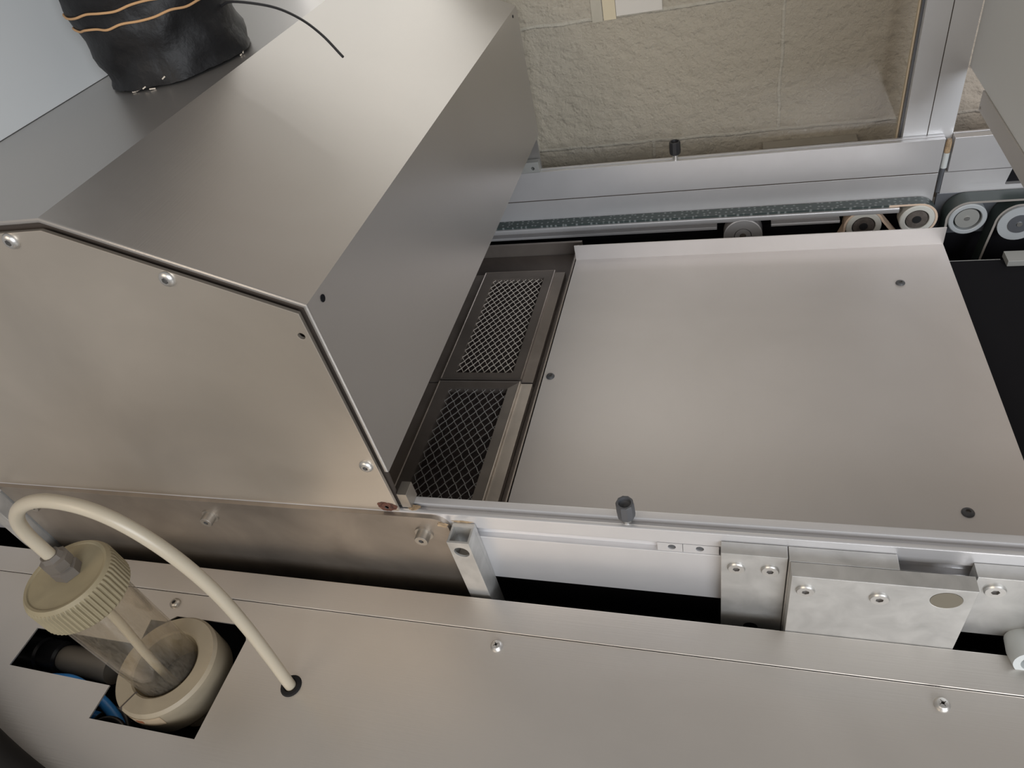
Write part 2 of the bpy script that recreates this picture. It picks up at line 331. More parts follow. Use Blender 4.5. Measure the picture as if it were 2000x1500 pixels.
def knob(loc, s, label, m_cap, stem):
    t = thing('clamping_knob', loc, label, 'knob'); L_ = Matrix.Translation(loc)
    b = bmesh.new(); lathe(b, [(0.0, 0), (.0036 * s, 0), (.0036 * s, stem + .002), (0.0, stem + .002)], L_, 16); mesh_obj('stem', b, 'steel', t)
    H = .019 * s; rr = .0078 * s
    b = bmesh.new(); lathe(b, [(rr * .82, 0), (rr * .94, .0012), (rr, H * .28), (rr * .97, H * .90), (rr * .90, H), (rr * .70, H), (rr * .62, H * .80), (rr * .25, H * .72), (0, H * .72)], L_ @ Matrix.Translation((0, 0, stem)), 30,
                          fn=lambda i, a, q: q * (1 + (.035 * math.cos(10 * a) if i < 5 else 0)))
    mesh_obj('cap', b, m_cap, t); return t
knob((-0.0822, 0.3532, 0.994), 1.0, 'dark grey plastic clamping knob on the slot of the near rail', 'greypl', .012)
knob((-0.0809, 1.0195, 1.000), 1.05, 'small black clamping knob standing on the far rail before the block wall', 'blackpl', .009)

# ------------------------------------------------------------ stepped side plate + channel brackets
sp = thing('side_plate', (-0.53, 0.34, 0.80), 'stained steel side plate with socket bolts under the hood end panel', 'plate')
out = [(-.8126, .80), (-.2484, .80), (-.2484, .985)]
for k in range(1, 6):
    a = math.radians(90 * k / 6); out.append((-.2634 + .015 * math.cos(a), .985 + .0135 * math.sin(a)))
out += [(-.2634, .9985), (-.8126, .9985)]
b = bmesh.new(); plate(b, out, .005, front_frame(.3407), bev=.0006); mesh_obj('plate_body', b, 'side', sp)
for xx in (-0.768, -0.5245, -0.2765): screw(sp, 'cap', .0068, .0085, at(front_frame(.3407), xx, .9745, 0, .3), 'dull', 'socket_bolt', washer=.0016)
b = bmesh.new(); lathe(b, [(0, 0), (.004, 0), (.004, .0005), (0, .0005)], at(front_frame(.3407), -.253, .9905) @ Matrix.Diagonal((1.3, .9, 1, 1)), fn=lambda i, a, q: q * (1 + .15 * math.sin(4 * a) + .12 * math.sin(9 * a)))
tag(mesh_obj('rust_stain', b, 'flux', sp), 'orange rust stain at the rounded plate corner')
def channel(x0, label):
    x1 = x0 + .0218; t = thing('channel_bracket', (x0 + .0109, .3345, .72), label, 'bracket', None)
    b = bmesh.new()
    plate(b, [(x0, .72), (x1, .72), (x1, .9893), (x0, .9893)], .0022, front_frame(.3228), [circ(x0 + .0112, .9744, .0073, 22)], bev=.0005)
    box(b, x1 - .0022, x1, .3250, .3400, .72, .9893, .0003); box(b, x0, x0 + .0022, .3250, .3400, .72, .9893, .0003)
    box(b, x0, x1, .3400, .3452, .72, .9893, .0003)
    mesh_obj('channel_body', b, 'blk', t)
    b = bmesh.new(); box(b, x0 + .0024, x1 - .0024, .3252, .3398, .9560, .9600); mesh_obj('inner_web', b, 'side', t)
    screw(t, 'cap', .0032, .003, Matrix.Translation((x1 - .0068, .3325, .9600)), 'steel', 'set_screw')
    return t
channel(-.2442, 'silver channel bracket with round hole at the right end of the stained side plate')
channel(-.8370, 'silver channel bracket at the far left end of the stained side plate')
b = bmesh.new(); lathe(b, [(0, 0), (.0035, 0), (.0035, .0004), (0, .0004)], at(front_frame(yf), -.235, .9905) @ Matrix.Diagonal((2.8, .35, 1, 1)), fn=lambda i, a, q: q * (1 + .1 * math.sin(5 * a) + .1 * math.sin(9 * a)))
tag(mesh_obj('residue_stain', b, 'flux', rail), 'orange stain above the channel bracket')

# ------------------------------------------------------------ mounting blocks on the front rail
t = thing('clamp_plate', (.021, .34, .80), 'upright aluminium clamp plate with two socket screws side by side', 'mounting plate')
mesh_obj('plate_body', bx(-.0045, .0470, .3335, .3452, .80, .9912, bev=.0007), 'blk', t)
for xx, zz in ((.0078, .972), (.0341, .9722)): screw(t, 'flush', .0071, .0022, at(front_frame(.3335), xx, zz, 0, .2), 'steel')
b = bmesh.new(); lathe(b, [(.0, .0002), (.0062, .0002), (.0062, 0), (0, 0)], at(front_frame(.3333), .0215, .8765)); mesh_obj('screw_hole', b, 'dark', t)
t = thing('spacer_plate', (.087, .34, .80), 'thin aluminium spacer plate behind the wide drilled block', 'mounting plate')
mesh_obj('plate_body', bx(.0476, .1262, .3314, .3452, .80, .9910, bev=.0006), 'blk', t)
t = thing('drilled_block', (.112, .325, .80), 'wide scuffed aluminium block with two socket screws and one large bore', 'mounting block')
b = bmesh.new(); plate(b, [(.0487, .80), (.1758, .80), (.1758, .9906), (.0487, .9906)], .0128, front_frame(.3182), [circ(.1575, .9748, .0107, 36)], bev=.0007); mesh_obj('block_body', b, 'blk', t)
b = bmesh.new(); lathe(b, [(.0107, 0), (.0107, .0110), (.0, .0110)], front_frame(.3182) @ Matrix.Translation((.1575, .9748, 0)) @ Matrix.Scale(-1, 4, (0, 0, 1))); M['bore'] = mat('olive_bore', (0.20, 0.18, 0.14), 0.5, 0.6)
tag(mesh_obj('bore', b, 'bore', t), 'dull brown inside of the large bore')
for xx, zz in ((.0600, .9722), (.1128, .9706)): screw(t, 'flush', .0071, .0024, at(front_frame(.3182), xx, zz, 0, .5), 'steel')
t = thing('end_plate_block', (.26, .34, .80), 'thick aluminium plate right of the drilled block, darkening toward the frame edge', 'mounting plate')
b = bmesh.new(); plate(b, [(.1785, .905), (.24, .905), (.24, .80), (.50, .80), (.50, .9872), (.1785, .9872)], .0122, front_frame(.3330), [], bev=.0007); mesh_obj('plate_body', b, 'blk', t)
screw(t, 'flush', .0075, .0026, at(front_frame(.3330), .1925, .9722, 0, .1), 'steel')
t = thing('clear_pipe_fitting', (.235, .318, .88), 'pale blue-white curved plastic fitting at the right edge beside the cover', 'pipe fitting')
b = bmesh.new(); lathe(b, [(.008, -.012), (.013, -.012), (.0145, 0), (.013, .012), (.008, .012), (.007, 0), (.008, -.012)], Matrix.Translation((.226, .320, .9095)) @ Matrix.Rotation(math.radians(80), 4, 'X'), 30); mesh_obj('collar', b, 'white', t)
mesh_obj('elbow', tb([(.2310, .318, .920), (.238, .316, .93), (.248, .315, .938), (.262, .315, .942)], .0085), 'white', t)

# ------------------------------------------------------------ covers
cz = .902
t = thing('cover_strip', (-.2, .303, .90), 'narrow brushed steel strip along the back edge of the main cover', 'cover strip')
mesh_obj('strip_body', bx(-1.04, .60, .2862, .3180, cz - .0010, cz + .0014, bev=.0010), 'cover', t)
mesh_obj('down_flange', bx(-1.04, .60, .3166, .3180, .870, cz - .0012), 'cover', t)
cov = thing('main_cover', (-.2, .13, .88), 'large brushed steel front cover with stepped cutout around the bottle', 'cover')
cut = [(-.7285, .1835), (-.5900, .1810), (-.5900, .1487), (-.4648, .1487), (-.4640, .2450), (-.4740, .2600), (-.5600, .2600), (-.5700, .2525), (-.5898, .2525), (-.5856, .2250), (-.7280, .2260)]
b = bmesh.new(); plate(b, [(-1.04, -.02), (.60, -.02), (.60, .2860), (-1.04, .2860)], .0016, up_frame(cz - .0012), [cut, circ(-.3920, .2085, .0085, 24)])
mesh_obj('cover_panel', b, 'cover', cov, smooth=False)
mesh_obj('front_flange', bx(-1.04, .60, -.0215, -.0202, .78, cz - .0012), 'cover', cov)
for xx, yy, kd, mt in ((-.5717, .2735, 'button', 'dull'), (-.2028, .2725, 'pan', 'steel'), (.1600, .2720, 'pan', 'steel')): screw(cov, kd, .0058, .0042, Matrix.Translation((xx, yy, cz - .0012)) @ Matrix.Rotation(.5, 4, 'Z'), mt)
b = bmesh.new(); lathe(b, [(.0055, -.004), (.0055, .001), (.0068, .0024), (.0095, .0020), (.0105, 0), (.0082, 0), (.0082, -.004), (.0055, -.004)], Matrix.Translation((-.3920, .2085, cz - .0012)), 28)
g = mesh_obj('rubber_grommet', b, 'rubber'); tag(g, 'black rubber grommet where the milky hose enters the steel cover', 'grommet')

# ------------------------------------------------------------ bottle, holder, hose
bc = (-.5310, .2060)
hold = thing('bottle_holder', (bc[0], bc[1], .80), 'beige plastic split ring holder in the cutout of the steel cover', 'bottle holder')
b = bmesh.new(); n = 72; gapk = int(n * (245 / 360)); lathe_prof = [(.0327, .872), (.0500, .872), (.0515, .875), (.0515, .9085), (.0490, .9120), (.0345, .9120), (.0327, .9105)]
rings = []
for rr, zz in lathe_prof: rings.append([b.verts.new((bc[0] + rr * math.cos(2 * math.pi * k / n + .05), bc[1] + rr * math.sin(2 * math.pi * k / n + .05), zz)) for k in range(n)])
for i in range(len(rings)):
    A = rings[i]; B = rings[(i + 1) % len(rings)]
    for k in range(n): b.faces.new((A[k], A[(k + 1) % n], B[(k + 1) % n], B[k]))
mesh_obj('ring_body', b, 'ring', hold)
ang = math.radians(246)
b = bx(.0325, .0517, -.0006, .0006, .880, .9124); t_ = bmesh.new(); join(t_, b, Matrix.Translation((bc[0], bc[1], 0)) @ Matrix.Rotation(ang, 4, 'Z')); mesh_obj('split_line', t_, 'gap', hold, smooth=False)
b = bmesh.new(); A = []
for zz in (.8930, .9065):
    for k in range(9):
        a = math.radians(250 + 46 * k / 8); A.append(b.verts.new((bc[0] + .0519 * math.cos(a), bc[1] + .0519 * math.sin(a), zz)))
for k in range(8): b.faces.new((A[k], A[k + 1], A[k + 10], A[k + 9]))
bmesh.ops.solidify(b, geom=b.faces[:], thickness=.0003)
lab = mesh_obj('paper_label', b, 'sticker', hold); lab['label'] = 'small cream sticker with brown marks'
b = bmesh.new()
for k, (da, w_) in enumerate(((-3.2, .0012), (-1.4, .0006), (.2, .0014), (2.0, .0006), (3.6, .0012))):
    a = math.radians(270 + da); t_ = bx(.0518, .0523, -w_ / 2, w_ / 2, .899, .9035); join(b, t_, Matrix.Translation((bc[0], bc[1], 0)) @ Matrix.Rotation(a, 4, 'Z'))
mesh_obj('printed_marks', b, 'ink', lab, smooth=False)

bot = thing('sample_bottle', (bc[0], bc[1], .80), 'clear plastic bottle with knurled beige cap and grey elbow standing in the cover', 'bottle')
Lb = Matrix.Translation((bc[0], bc[1], 0))
b = bmesh.new(); lathe(b, [(0, .800), (.029, .800), (.0305, .803), (.0305, 1.046), (.0288, 1.046), (.0288, .8035), (0, .8025)], Lb, 48); o = mesh_obj('clear_body', b, 'bottle', bot)
b = bmesh.new(); lathe(b, [(0, .8035), (.0284, .8035), (.0284, .830), (0, .830)], Lb, 40); mesh_obj('residue_liquid', b, 'fit', bot)
b = bmesh.new(); nk = 240
cx_, cy_, czt = -.5335, .2085, 1.0705
def knurl(i, a, q):
    if i in (2, 3): return q + (.0007 if int(a / (2 * math.pi) * nk + .5) % 4 < 2 else -.0007)
    return q
lathe(b, [(.0310, czt - .033), (.0365, czt - .033), (.0378, czt - .0305), (.0376, czt - .0065), (.0368, czt - .003), (.0345, czt), (.0325, czt - .0003), (.0315, czt - .0012), (0, czt - .0012)], Matrix.Translation((cx_, cy_, 0)), nk, fn=knurl)
mesh_obj('knurled_cap', b, 'cap', bot)
fx, fy = -.5330, .2120
b = bmesh.new(); Lf = Matrix.Translation((fx, fy, 0))
lathe(b, [(0, czt - .001), (.0115, czt - .001), (.0115, czt + .007), (.0090, czt + .0085), (.0090, czt + .011), (0, czt + .011)], Lf, 6)
lathe(b, [(0, czt + .011), (.0112, czt + .011), (.0118, czt + .013), (.0118, czt + .020), (.0090, czt + .0215), (.0075, czt + .026), (0, czt + .024)], Lf, 8)
box(b, fx - .0160, fx - .007, fy - .0055, fy + .0045, czt + .008, czt + .0150, .001)
mesh_obj('elbow_fitting', b, 'fit', bot)
mesh_obj('dip_tube', tb([(-.5330, .2095, czt - .004), (-.5335, .209, 1.0), (-.5440, .206, .92), (-.5520, .205, .835)], .0042), 'hose', bot)
hs = tb([(fx, fy, czt + .016), (-.5322, .2115, 1.106), (-.5292, .211, 1.130), (-.5180, .2105, 1.151), (-.4950, .210, 1.169), (-.4660, .210, 1.1775), (-.4330, .210, 1.1720), (-.4090, .2100, 1.1530), (-.3910, .2100, 1.1180), (-.3820, .2100, 1.0720), (-.3825, .2100, 1.0180), (-.3875, .2095, .9560), (-.3920, .2085, .905), (-.3925, .2085, .870)], .0053, n=16, sub=8)
tag(mesh_obj('milky_hose', hs, 'hose'), 'milky plastic hose arching from the bottle cap to the cover grommet', 'hose')

# things seen inside the cutout
t = thing('pipe_coupling', (-.77, .218, .845), 'black ribbed pipe coupling on a grey pipe inside the cover cutout', 'pipe coupling')
Rx = Matrix.Translation((-.755, .218, .850)) @ Matrix.Rotation(math.radians(90), 4, 'Y') @ Matrix.Rotation(math.radians(2), 4, 'X')
b = bmesh.new(); lathe(b, [(0, -.035), (.0165, -.035), (.018, -.032), (.018, .004), (.0155, .006), (.0155, .012), (.0172, .014), (.0172, .032), (.015, .035), (0, .035)], Rx, 28); mesh_obj('coupling_body', b, 'blackpl', t)
b = bmesh.new(); lathe(b, [(0, .035), (.0135, .035), (.015, .042), (.0165, .11), (0, .11)], Rx, 28); mesh_obj('grey_pipe', b, 'greyhose', t)
blues = [([(-.78, .180, .846), (-.70, .190, .862), (-.655, .186, .868), (-.60, .165, .860), (-.56, .13, .84)], 'upper blue tube in the cover cutout behind the bottle'),
         ([(-.72, .155, .825), (-.66, .168, .834), (-.62, .162, .832), (-.58, .140, .825), (-.55, .11, .81)], 'lower blue tube in the cover cutout in front of the coupling')]
for pts, lb in blues: tag(mesh_obj('blue_tube', tb(pts, .0055), 'blue'), lb, 'tube', 'blue tubes in the cutout')
for pts, lb in (([(-.66, .13, .835), (-.625, .165, .852), (-.60, .172, .856), (-.575, .150, .85), (-.55, .11, .83)], 'black cable looped beside the blue tubes in the cutout'),
                ([(-.66, .10, .84), (-.62, .150, .862), (-.59, .160, .866), (-.56, .140, .86), (-.54, .10, .84)], 'black cable nearest the cutout front corner')):
    tag(mesh_obj('black_cable', tb(pts, .0032), 'blackpl'), lb, 'cable', 'cables in the cutout')
t = thing('terminal_connector', (-.600, .162, .835), 'small silver and black connector in the front corner of the cutout', 'connector')
mesh_obj('connector_body', bx(-.612, -.590, .156, .168, .835, .846, bev=.001), 'greypl', t)
mesh_obj('metal_clip', bx(-.606, -.598, .157, .163, .8462, .850, bev=.0006), 'steel', t)
tag(mesh_obj('thick_black_hose', tb([(-.80, .16, .940), (-.70, .118, .932), (-.62, .0905, .925), (-.52, .0650, .921), (-.40, .035, .919)], .0175, n=20), 'rubber'), 'thick black hose lying across the near left corner of the cover', 'hose')

# ------------------------------------------------------------ hood
hood = thing('steel_hood', (-.6, .70, 1.0), 'large brushed steel hood with sloped top over the conveyor', 'hood')
ZT = 1.3258
P1 = (-.4722, ZT); P2 = (-.2880, 1.2429); P3 = (-.2885, 1.0560)
def skin(bm, pts, th, y0, y1, bev):
    """open sheet of thickness th (inwards/down) extruded along y"""
    t = bmesh.new(); n_ = len(pts); inn = []
    for i, p in enumerate(pts):
        dirs = []
        if i > 0: dirs.append(Vector((p[0] - pts[i - 1][0], p[1] - pts[i - 1][1])).normalized())
        if i < n_ - 1: dirs.append(Vector((pts[i + 1][0] - p[0], pts[i + 1][1] - p[1])).normalized())
        nn = [Vector((q.y, -q.x)) for q in dirs]; s_ = sum(nn, Vector((0, 0))) / len(nn); s_ = s_ / s_.length_squared
        inn.append((p[0] + s_.x * th, p[1] + s_.y * th))
    loop = list(pts) + inn[::-1]; vs_ = [t.verts.new((p[0], y0, p[1])) for p in loop]
    vb = [t.verts.new((p[0], y1, p[1])) for p in loop]; N_ = len(loop)
    for i in range(N_): t.faces.new((vs_[i], vs_[(i + 1) % N_], vb[(i + 1) % N_], vb[i]))
    for A in (vs_, vb):
        for i in range(n_ - 1): t.faces.new((A[i], A[i + 1], A[N_ - 2 - i], A[N_ - 1 - i]))
    bmesh.ops.recalc_face_normals(t, faces=t.faces[:])
    es = [e for e in t.edges if e.calc_face_angle(0) > .3 and abs(e.verts[0].co.y - e.verts[1].co.y) < 1e-6 and e.verts[0].co.y < y0 + 1e-6]
    bmesh.ops.bevel(t, geom=es, offset=bev, segments=3, affect='EDGES', profile=0.5)
    join(bm, t)
b = bmesh.new(); skin(b, [(-1.0, ZT), P1, P2, P3], .0042, .3462, 1.0290, .0024)
mesh_obj('hood_skin', b, 'hood', hood, angle=20)
b = bmesh.new(); plate(b, [(-.998, 1.0), (-.2975, 1.0), (-.294, 1.06), (-.2925, 1.239), (-.4738, 1.3210), (-.998, 1.3210)], .002, front_frame(.3535)); mesh_obj('gap_shade_sheet', b, 'gap', hood, smooth=False)  # dark sheet added behind the rim so the gap reads as shaded
b = bmesh.new(); plate(b, [(-.998, .9995), (-.2965, .9995), (-.2972, 1.2360), (-.4758, 1.3166), (-.998, 1.3166)], .003, front_frame(.3457), [circ(-.3024 - .002, 1.2151, .0030, 16)], bev=.0006)
mesh_obj('end_panel', b, 'endp', hood)
b = bmesh.new(); plate(b, [(-.998, .90), (-.2930, .90), (-.2930, 1.238), (-.4738, 1.3210), (-.998, 1.3210)], .003, front_frame(1.0290)); mesh_obj('rear_end_panel', b, 'hood', hood)
for xx, zz in ((-.5101, 1.3100), (-.3916, 1.2711), (-.3065, 1.0655)): screw(hood, 'button', .0066, .0034, at(front_frame(.3457), xx, zz, 0, .3), 'steel')
o = screw(hood, 'flush', .0058, .0012, at(front_frame(.3457), -.3068, 1.0062, 0, .3), 'rust'); o['label'] = 'rusted dark screw at the lower panel corner'
b = bmesh.new(); lathe(b, [(0, 0), (.0088, 0), (.0088, .0003), (0, .0003)], at(front_frame(.3457), -.3068, 1.0062) @ Matrix.Diagonal((1.15, .75, 1, 1)), fn=lambda i, a, q: q * (1 + .09 * math.sin(3 * a + 1) + .04 * math.sin(8 * a) + .03 * math.sin(17 * a))); tag(mesh_obj('rust_stain', b, 'rust', hood), 'dark red rust ring around the corner screw')
b = bmesh.new(); lathe(b, [(0, 0), (.0030, 0), (.0030, .0003), (0, .0003)], side_frame(-.2879) @ Matrix.Translation((.367, 1.234, 0)), 20); tag(mesh_obj('punched_hole', b, 'dark', hood), 'small dark hole near the upper front corner')
b = bmesh.new(); lathe(b, [(0, 0), (.0020, 0), (.0020, .0003), (0, .0003)], side_frame(-.2879) @ Matrix.Translation((1.004, 1.236, 0)), 20); mesh_obj('punched_hole', b, 'dark', hood)
mesh_obj('corner_bracket', bx(-.2945, -.2845, .3500, .3660, 1.0003, 1.0200, bev=.0006), 'dull', hood)
t = thing('corner_block', (-.32, 1.03, .99), 'small grey screw block at the far foot of the steel hood', 'block')
b = bmesh.new(); plate(b, [(-.345, 1.0003), (-.2935, 1.0003), (-.2935, 1.018), (-.345, 1.018)], .012, front_frame(1.0135), [circ(-.304, 1.0075, .0028, 14)], bev=.0005); mesh_obj('block_body', b, 'grey', t)

# upright painted panel on the hood
tag(mesh_obj('upright_cabinet_panel', bx(-.6810, -.6690, .3480, 1.158, ZT + .0003, 2.05, bev=.001), 'paintw'), 'pale blue-grey painted upright panel rising from the hood top at left', 'panel')

# exhaust duct
dc = (-.5655, .6760); duct = thing('exhaust_duct', (dc[0], dc[1], ZT), 'black tape-wrapped exhaust duct standing on the steel hood', 'duct')
b = bmesh.new(); nz, na = 44, 72; rings = []
def drad(z, a):
    s_ = noise.noise(Vector((math.cos(a) * 2.1, math.sin(a) * 2.1, z * 26))) * .0024 + noise.noise(Vector((math.cos(a) * 6, math.sin(a) * 6, z * 60 + a * 2))) * .0014
    s_ += .0020 * math.sin((z - .1 * a / 6.28) * 150 + 2 * noise.noise(Vector((math.cos(a) * 2, math.sin(a) * 2, z * 12))))
    flare = .0035 * max(0, 1 - z / .012) if z < .012 else 0
    left = .006 * min(1, z / .06)
    return .0735 + s_ + flare + left * max(0, -math.cos(a - .3)) 
for i in range(nz + 1):
    z = .34 * (i / nz); ring = []
    for k in range(na):
        a = 2 * math.pi * k / na; q = drad(z, a)
        zz = z + (0.0022 * (1 + noise.noise(Vector((a * 5, 3, 0)))) if i == 0 else 0)
        ring.append(b.verts.new((dc[0] + q * math.cos(a), dc[1] + q * math.sin(a), ZT + .0002 + zz)))
    rings.append(ring)
for A, B in zip(rings, rings[1:]):
    for k in range(na): b.faces.new((A[k], A[(k + 1) % na], B[(k + 1) % na], B[k]))
b.faces.new(rings[0][::-1]); b.faces.new(rings[-1])
mesh_obj('taped_sleeve', b, 'tape', duct, angle=70)
def cord(zs):
    pts = []
    for a_, z in zs:
        a = math.radians(a_); q = drad(z - ZT, a % (2 * math.pi)) + .0012; pts.append((dc[0] + q * math.cos(a), dc[1] + q * math.sin(a), z))
    return tb(pts, .0011, n=8, sub=5)
for lb, zs in (('upper orange cord', [(-150 + 12 * k, 1.3985 + .0012 * math.sin(k * 1.9)) for k in range(14)]), ('lower orange cord', [(-150 + 12 * k, 1.3855 + .0012 * math.sin(k * 2.3)) for k in range(14)])):
    o = mesh_obj('binding_cord', cord(zs), 'cord', duct); o['label'] = lb
for a_, z, s_ in ((-92, .0022, 1), (-86, .0035, .8), (-80, .0012, 1.2), (-68, .0085, .8), (-97, .0010, .8), (-60, .004, .6), (1, .0025, 1), (-3, .001, .8)):
    b = bmesh.new(); a = math.radians(a_); q = .0768; join(b, bx(-.0025 * s_, .0025 * s_, -.0006, .0006, -.0006, .0006, bev=.0002), Matrix.Translation((dc[0] + q * math.cos(a), dc[1] + q * math.sin(a), ZT + z)) @ Matrix.Rotation(a + math.pi / 2 + .3, 4, 'Z') @ Matrix.Rotation(random.uniform(-.5, .5), 4, 'Y'))
    mesh_obj('torn_adhesive', b, 'ptape', duct, smooth=False)['label'] = 'pale torn bit at the foot of the sleeve'
tag(mesh_obj('black_wire', tb([(-.493, .679, 1.372), (-.4731, .6736, 1.375), (-.4310, .6690, 1.3660), (-.3980, .6560, 1.3550), (-.3700, .6380, 1.3420), (-.3460, .6200, 1.3250)], .0013, n=8), 'blackpl'), 'thin black wire sticking out from the duct above the hood slope', 'wire')

# ------------------------------------------------------------ right hanging panel
t = thing('hanging_side_panel', (.30, .70, 1.063), 'pale blue-white upright side panel entering at the upper right', 'side panel')
mesh_obj('painted_sheet', bx(.2926, .2990, .48, 1.031, 1.0890, 1.75, bev=.0006), 'paintw', t)
mesh_obj('lower_strip', bx(.2910, .2985, .48, .9530, 1.0650, 1.0888, bev=.0006), 'strip', t)
b = bmesh.new(); lathe(b, [(0, 0), (.0016, 0), (.0016, .0003), (0, .0003)], side_frame(.2908) @ Matrix.Translation((.9480, 1.0690, 0)) @ Matrix.Scale(-1, 4, (0, 0, 1)), 14); mesh_obj('rivet', b, 'dull', t)

# ------------------------------------------------------------ back rail
yb = 1.014
def back_prof(y, z0, seam):
    return [(y, z0), (y, seam - .0008), (y + .0015, seam - .0008), (y + .0015, seam + .0008), (y, seam + .0008), (y, 1.0), (y + .0068, 1.0), (y + .0068, .995), (y + .0082, .995), (y + .0082, 1.0005), (y + .0135, 1.0005), (y + .0135, z0)]
t = thing('back_rail', (-.35, 1.02, .905), 'long aluminium profile rail on the far side below the glass pane', 'rail')
b = bmesh.new(); extr_x(b, back_prof(yb, .905, .9497), -.98, .2795, .0003); mesh_obj('profile_body', b, 'alu', t)
b = bmesh.new(); prof = [(.9872, .8985), (.9872, .9060), (.9895, .9060), (.9895, .9025)]
extr_x(b, [(.9890, .9030), (.9890, .9116), (1.0130, .9116), (1.0130, .9030)], -.60, .2330, .0020); mesh_obj('belt_support', b, 'alu', t)
b = bmesh.new(); extr_x(b, [(.9890, .8920), (.9890, .8966), (1.0130, .8966), (1.0130, .8920)], -.60, -.0200, .0006); extr_x(b, [(.9890, .8920), (.9890, .8966), (1.0130, .8966), (1.0130, .8920)], .0600, .1560, .0012); mesh_obj('lower_guide', b, 'alu', t)
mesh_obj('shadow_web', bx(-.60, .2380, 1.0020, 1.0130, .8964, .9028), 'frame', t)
mesh_obj('seam_shade', bx(-.98, .2790, yb + .0004, yb + .0014, .9490, .9504), 'gap', t, smooth=False)  # dark strip laid in the rail groove, standing in for its shade
t = thing('outfeed_rail', (.45, 1.02, .915), 'short aluminium rail right of the gap with a black notch', 'rail')
b = bmesh.new(); box(b, .2910, .60, 1.014, 1.0275, .9505, 1.0000, .0004); mesh_obj('upper_profile', b, 'alu', t)
mesh_obj('top_strip', bx(.2910, .60, 1.0290, 1.0330, .99, 1.0005, bev=.0003), 'alu', t)
b = bmesh.new(); plate(b, [(.2870, .917), (.60, .917), (.60, .9495), (.2870, .9495)], .010, front_frame(1.014), [[(.3655, .9262), (.3672, .9250), (.45, .9250), (.45, .9492), (.3695, .9492)]], bev=0); mesh_obj('lower_profile', b, 'alu', t)
mesh_obj('black_notch', bx(.36, .46, 1.0215, 1.0235, .9240, .9510), 'dark', t)
t = thing('bearing_plate', (.45, 1.005, .835), 'dark blue-grey plate carrying the right-hand pulleys', 'plate')
mesh_obj('plate_body', bx(.2840, .60, 1.0143, 1.0200, .850, .9167, bev=.0008), 'plate2', t)
t = thing('joint_sleeve', (.2853, 1.0165, .95), 'rusty pin with white sleeve in the gap between the two far rails', 'pin')
b = bmesh.new(); lathe(b, [(0, .978), (.0038, .978), (.0042, .982), (.0038, .993), (.0028, .9975), (0, .9975)], Matrix.Translation((.2853, 1.0180, 0)), 14); mesh_obj('rusty_pin', b, 'flux', t)
b = bmesh.new(); lathe(b, [(0, .9555), (.0040, .9555), (.0040, .978), (0, .978)], Matrix.Translation((.2853, 1.0180, 0)), 14); mesh_obj('white_sleeve', b, 'white', t)
b = bmesh.new(); lathe(b, [(0, .918), (.0034, .918), (.0034, .9553), (0, .9553)], Matrix.Translation((.2850, 1.0180, 0)), 14); mesh_obj('dark_rod', b, 'plate2', t)

# belts and pulleys
def ribbon(bm, path, y0, y1, th, plain=lambda x: False):
    """closed-section belt following path (x, z); outer side is the left of travel"""
    n_ = len(path); secs = []
    for i, p in enumerate(path):
        q0 = path[max(i - 1, 0)]; q1 = path[min(i + 1, n_ - 1)]; dx, dz = q1[0] - q0[0], q1[1] - q0[1]; l = math.hypot(dx, dz); nx, nz_ = -dz / l, dx / l
        o_ = (p[0] + nx * th, p[1] + nz_ * th)
        secs.append([bm.verts.new((p[0], y0, p[1])), bm.verts.new((o_[0], y0, o_[1])), bm.verts.new((o_[0], y1, o_[1])), bm.verts.new((p[0], y1, p[1]))])
    for A, B in zip(secs, secs[1:]):
        for k in range(4):
            f = bm.faces.new((A[k], A[(k + 1) % 4], B[(k + 1) % 4], B[k])); f.material_index = 1 if k in (0, 3) and not plain(A[0].co.x) else 0
    bm.faces.new(secs[0][::-1]); bm.faces.new(secs[-1])
def arc(cx, cz_, r_, a0, a1, n_=18): return [(cx + r_ * math.cos(math.radians(a0 + (a1 - a0) * k / n_)), cz_ + r_ * math.sin(math.radians(a0 + (a1 - a0) * k / n_))) for k in range(n_ + 1)]
TH = .0030
p3 = (.2595, .8885); r3 = .0235; p2_ = (.1900, .8815); r2 = .0245
path = [(-.60, p3[1] + r3)] + [(-.58 + .02 * k, p3[1] + r3) for k in range(42)] + arc(*p3, r3, 90, -120)
b = bmesh.new(); ribbon(b, path, .9925, 1.0125, TH, lambda x: x < .215)
pth2 = [(.2400, .8600)] + arc(p2_[0], p2_[1], r2 + TH, 20, 190, 18) + [(.155, .855), (.10, .848), (-.60, .848)]
pth2 = pth2[::-1]; 
ribbon(b, [(x, z) for x, z in pth2][::1], .9925, 1.0125, -TH)
tag(mesh_obj('conveyor_belt', b, ['belt', 'beltbase'], angle=50), 'dotted dark green conveyor belt running along the far rail', 'belt')
b = bmesh.new(); p4 = (.3214, .8905); r4 = .0243
ribbon(b, ([(.62, p4[1] + r4)] + [(.60 - .02 * k, p4[1] + r4) for k in range(14)] + arc(*p4, r4, 90, 190) + [(.2985, .84), (.303, .80)])[::-1], .9850, 1.0120, TH)
p5 = (.3870, .8790); r5 = .0270
ribbon(b, [(.352, .80), (.3555, .84)] + arc(*p5, r5, 180, 100)[0:18] + [(.42, .9080), (.60, .9100)], .9870, 1.0120, TH)
tag(mesh_obj('outfeed_belt', b, ['belt2', 'belt2edge'], angle=50), 'dark grey belt running over the right-hand pulleys', 'belt')
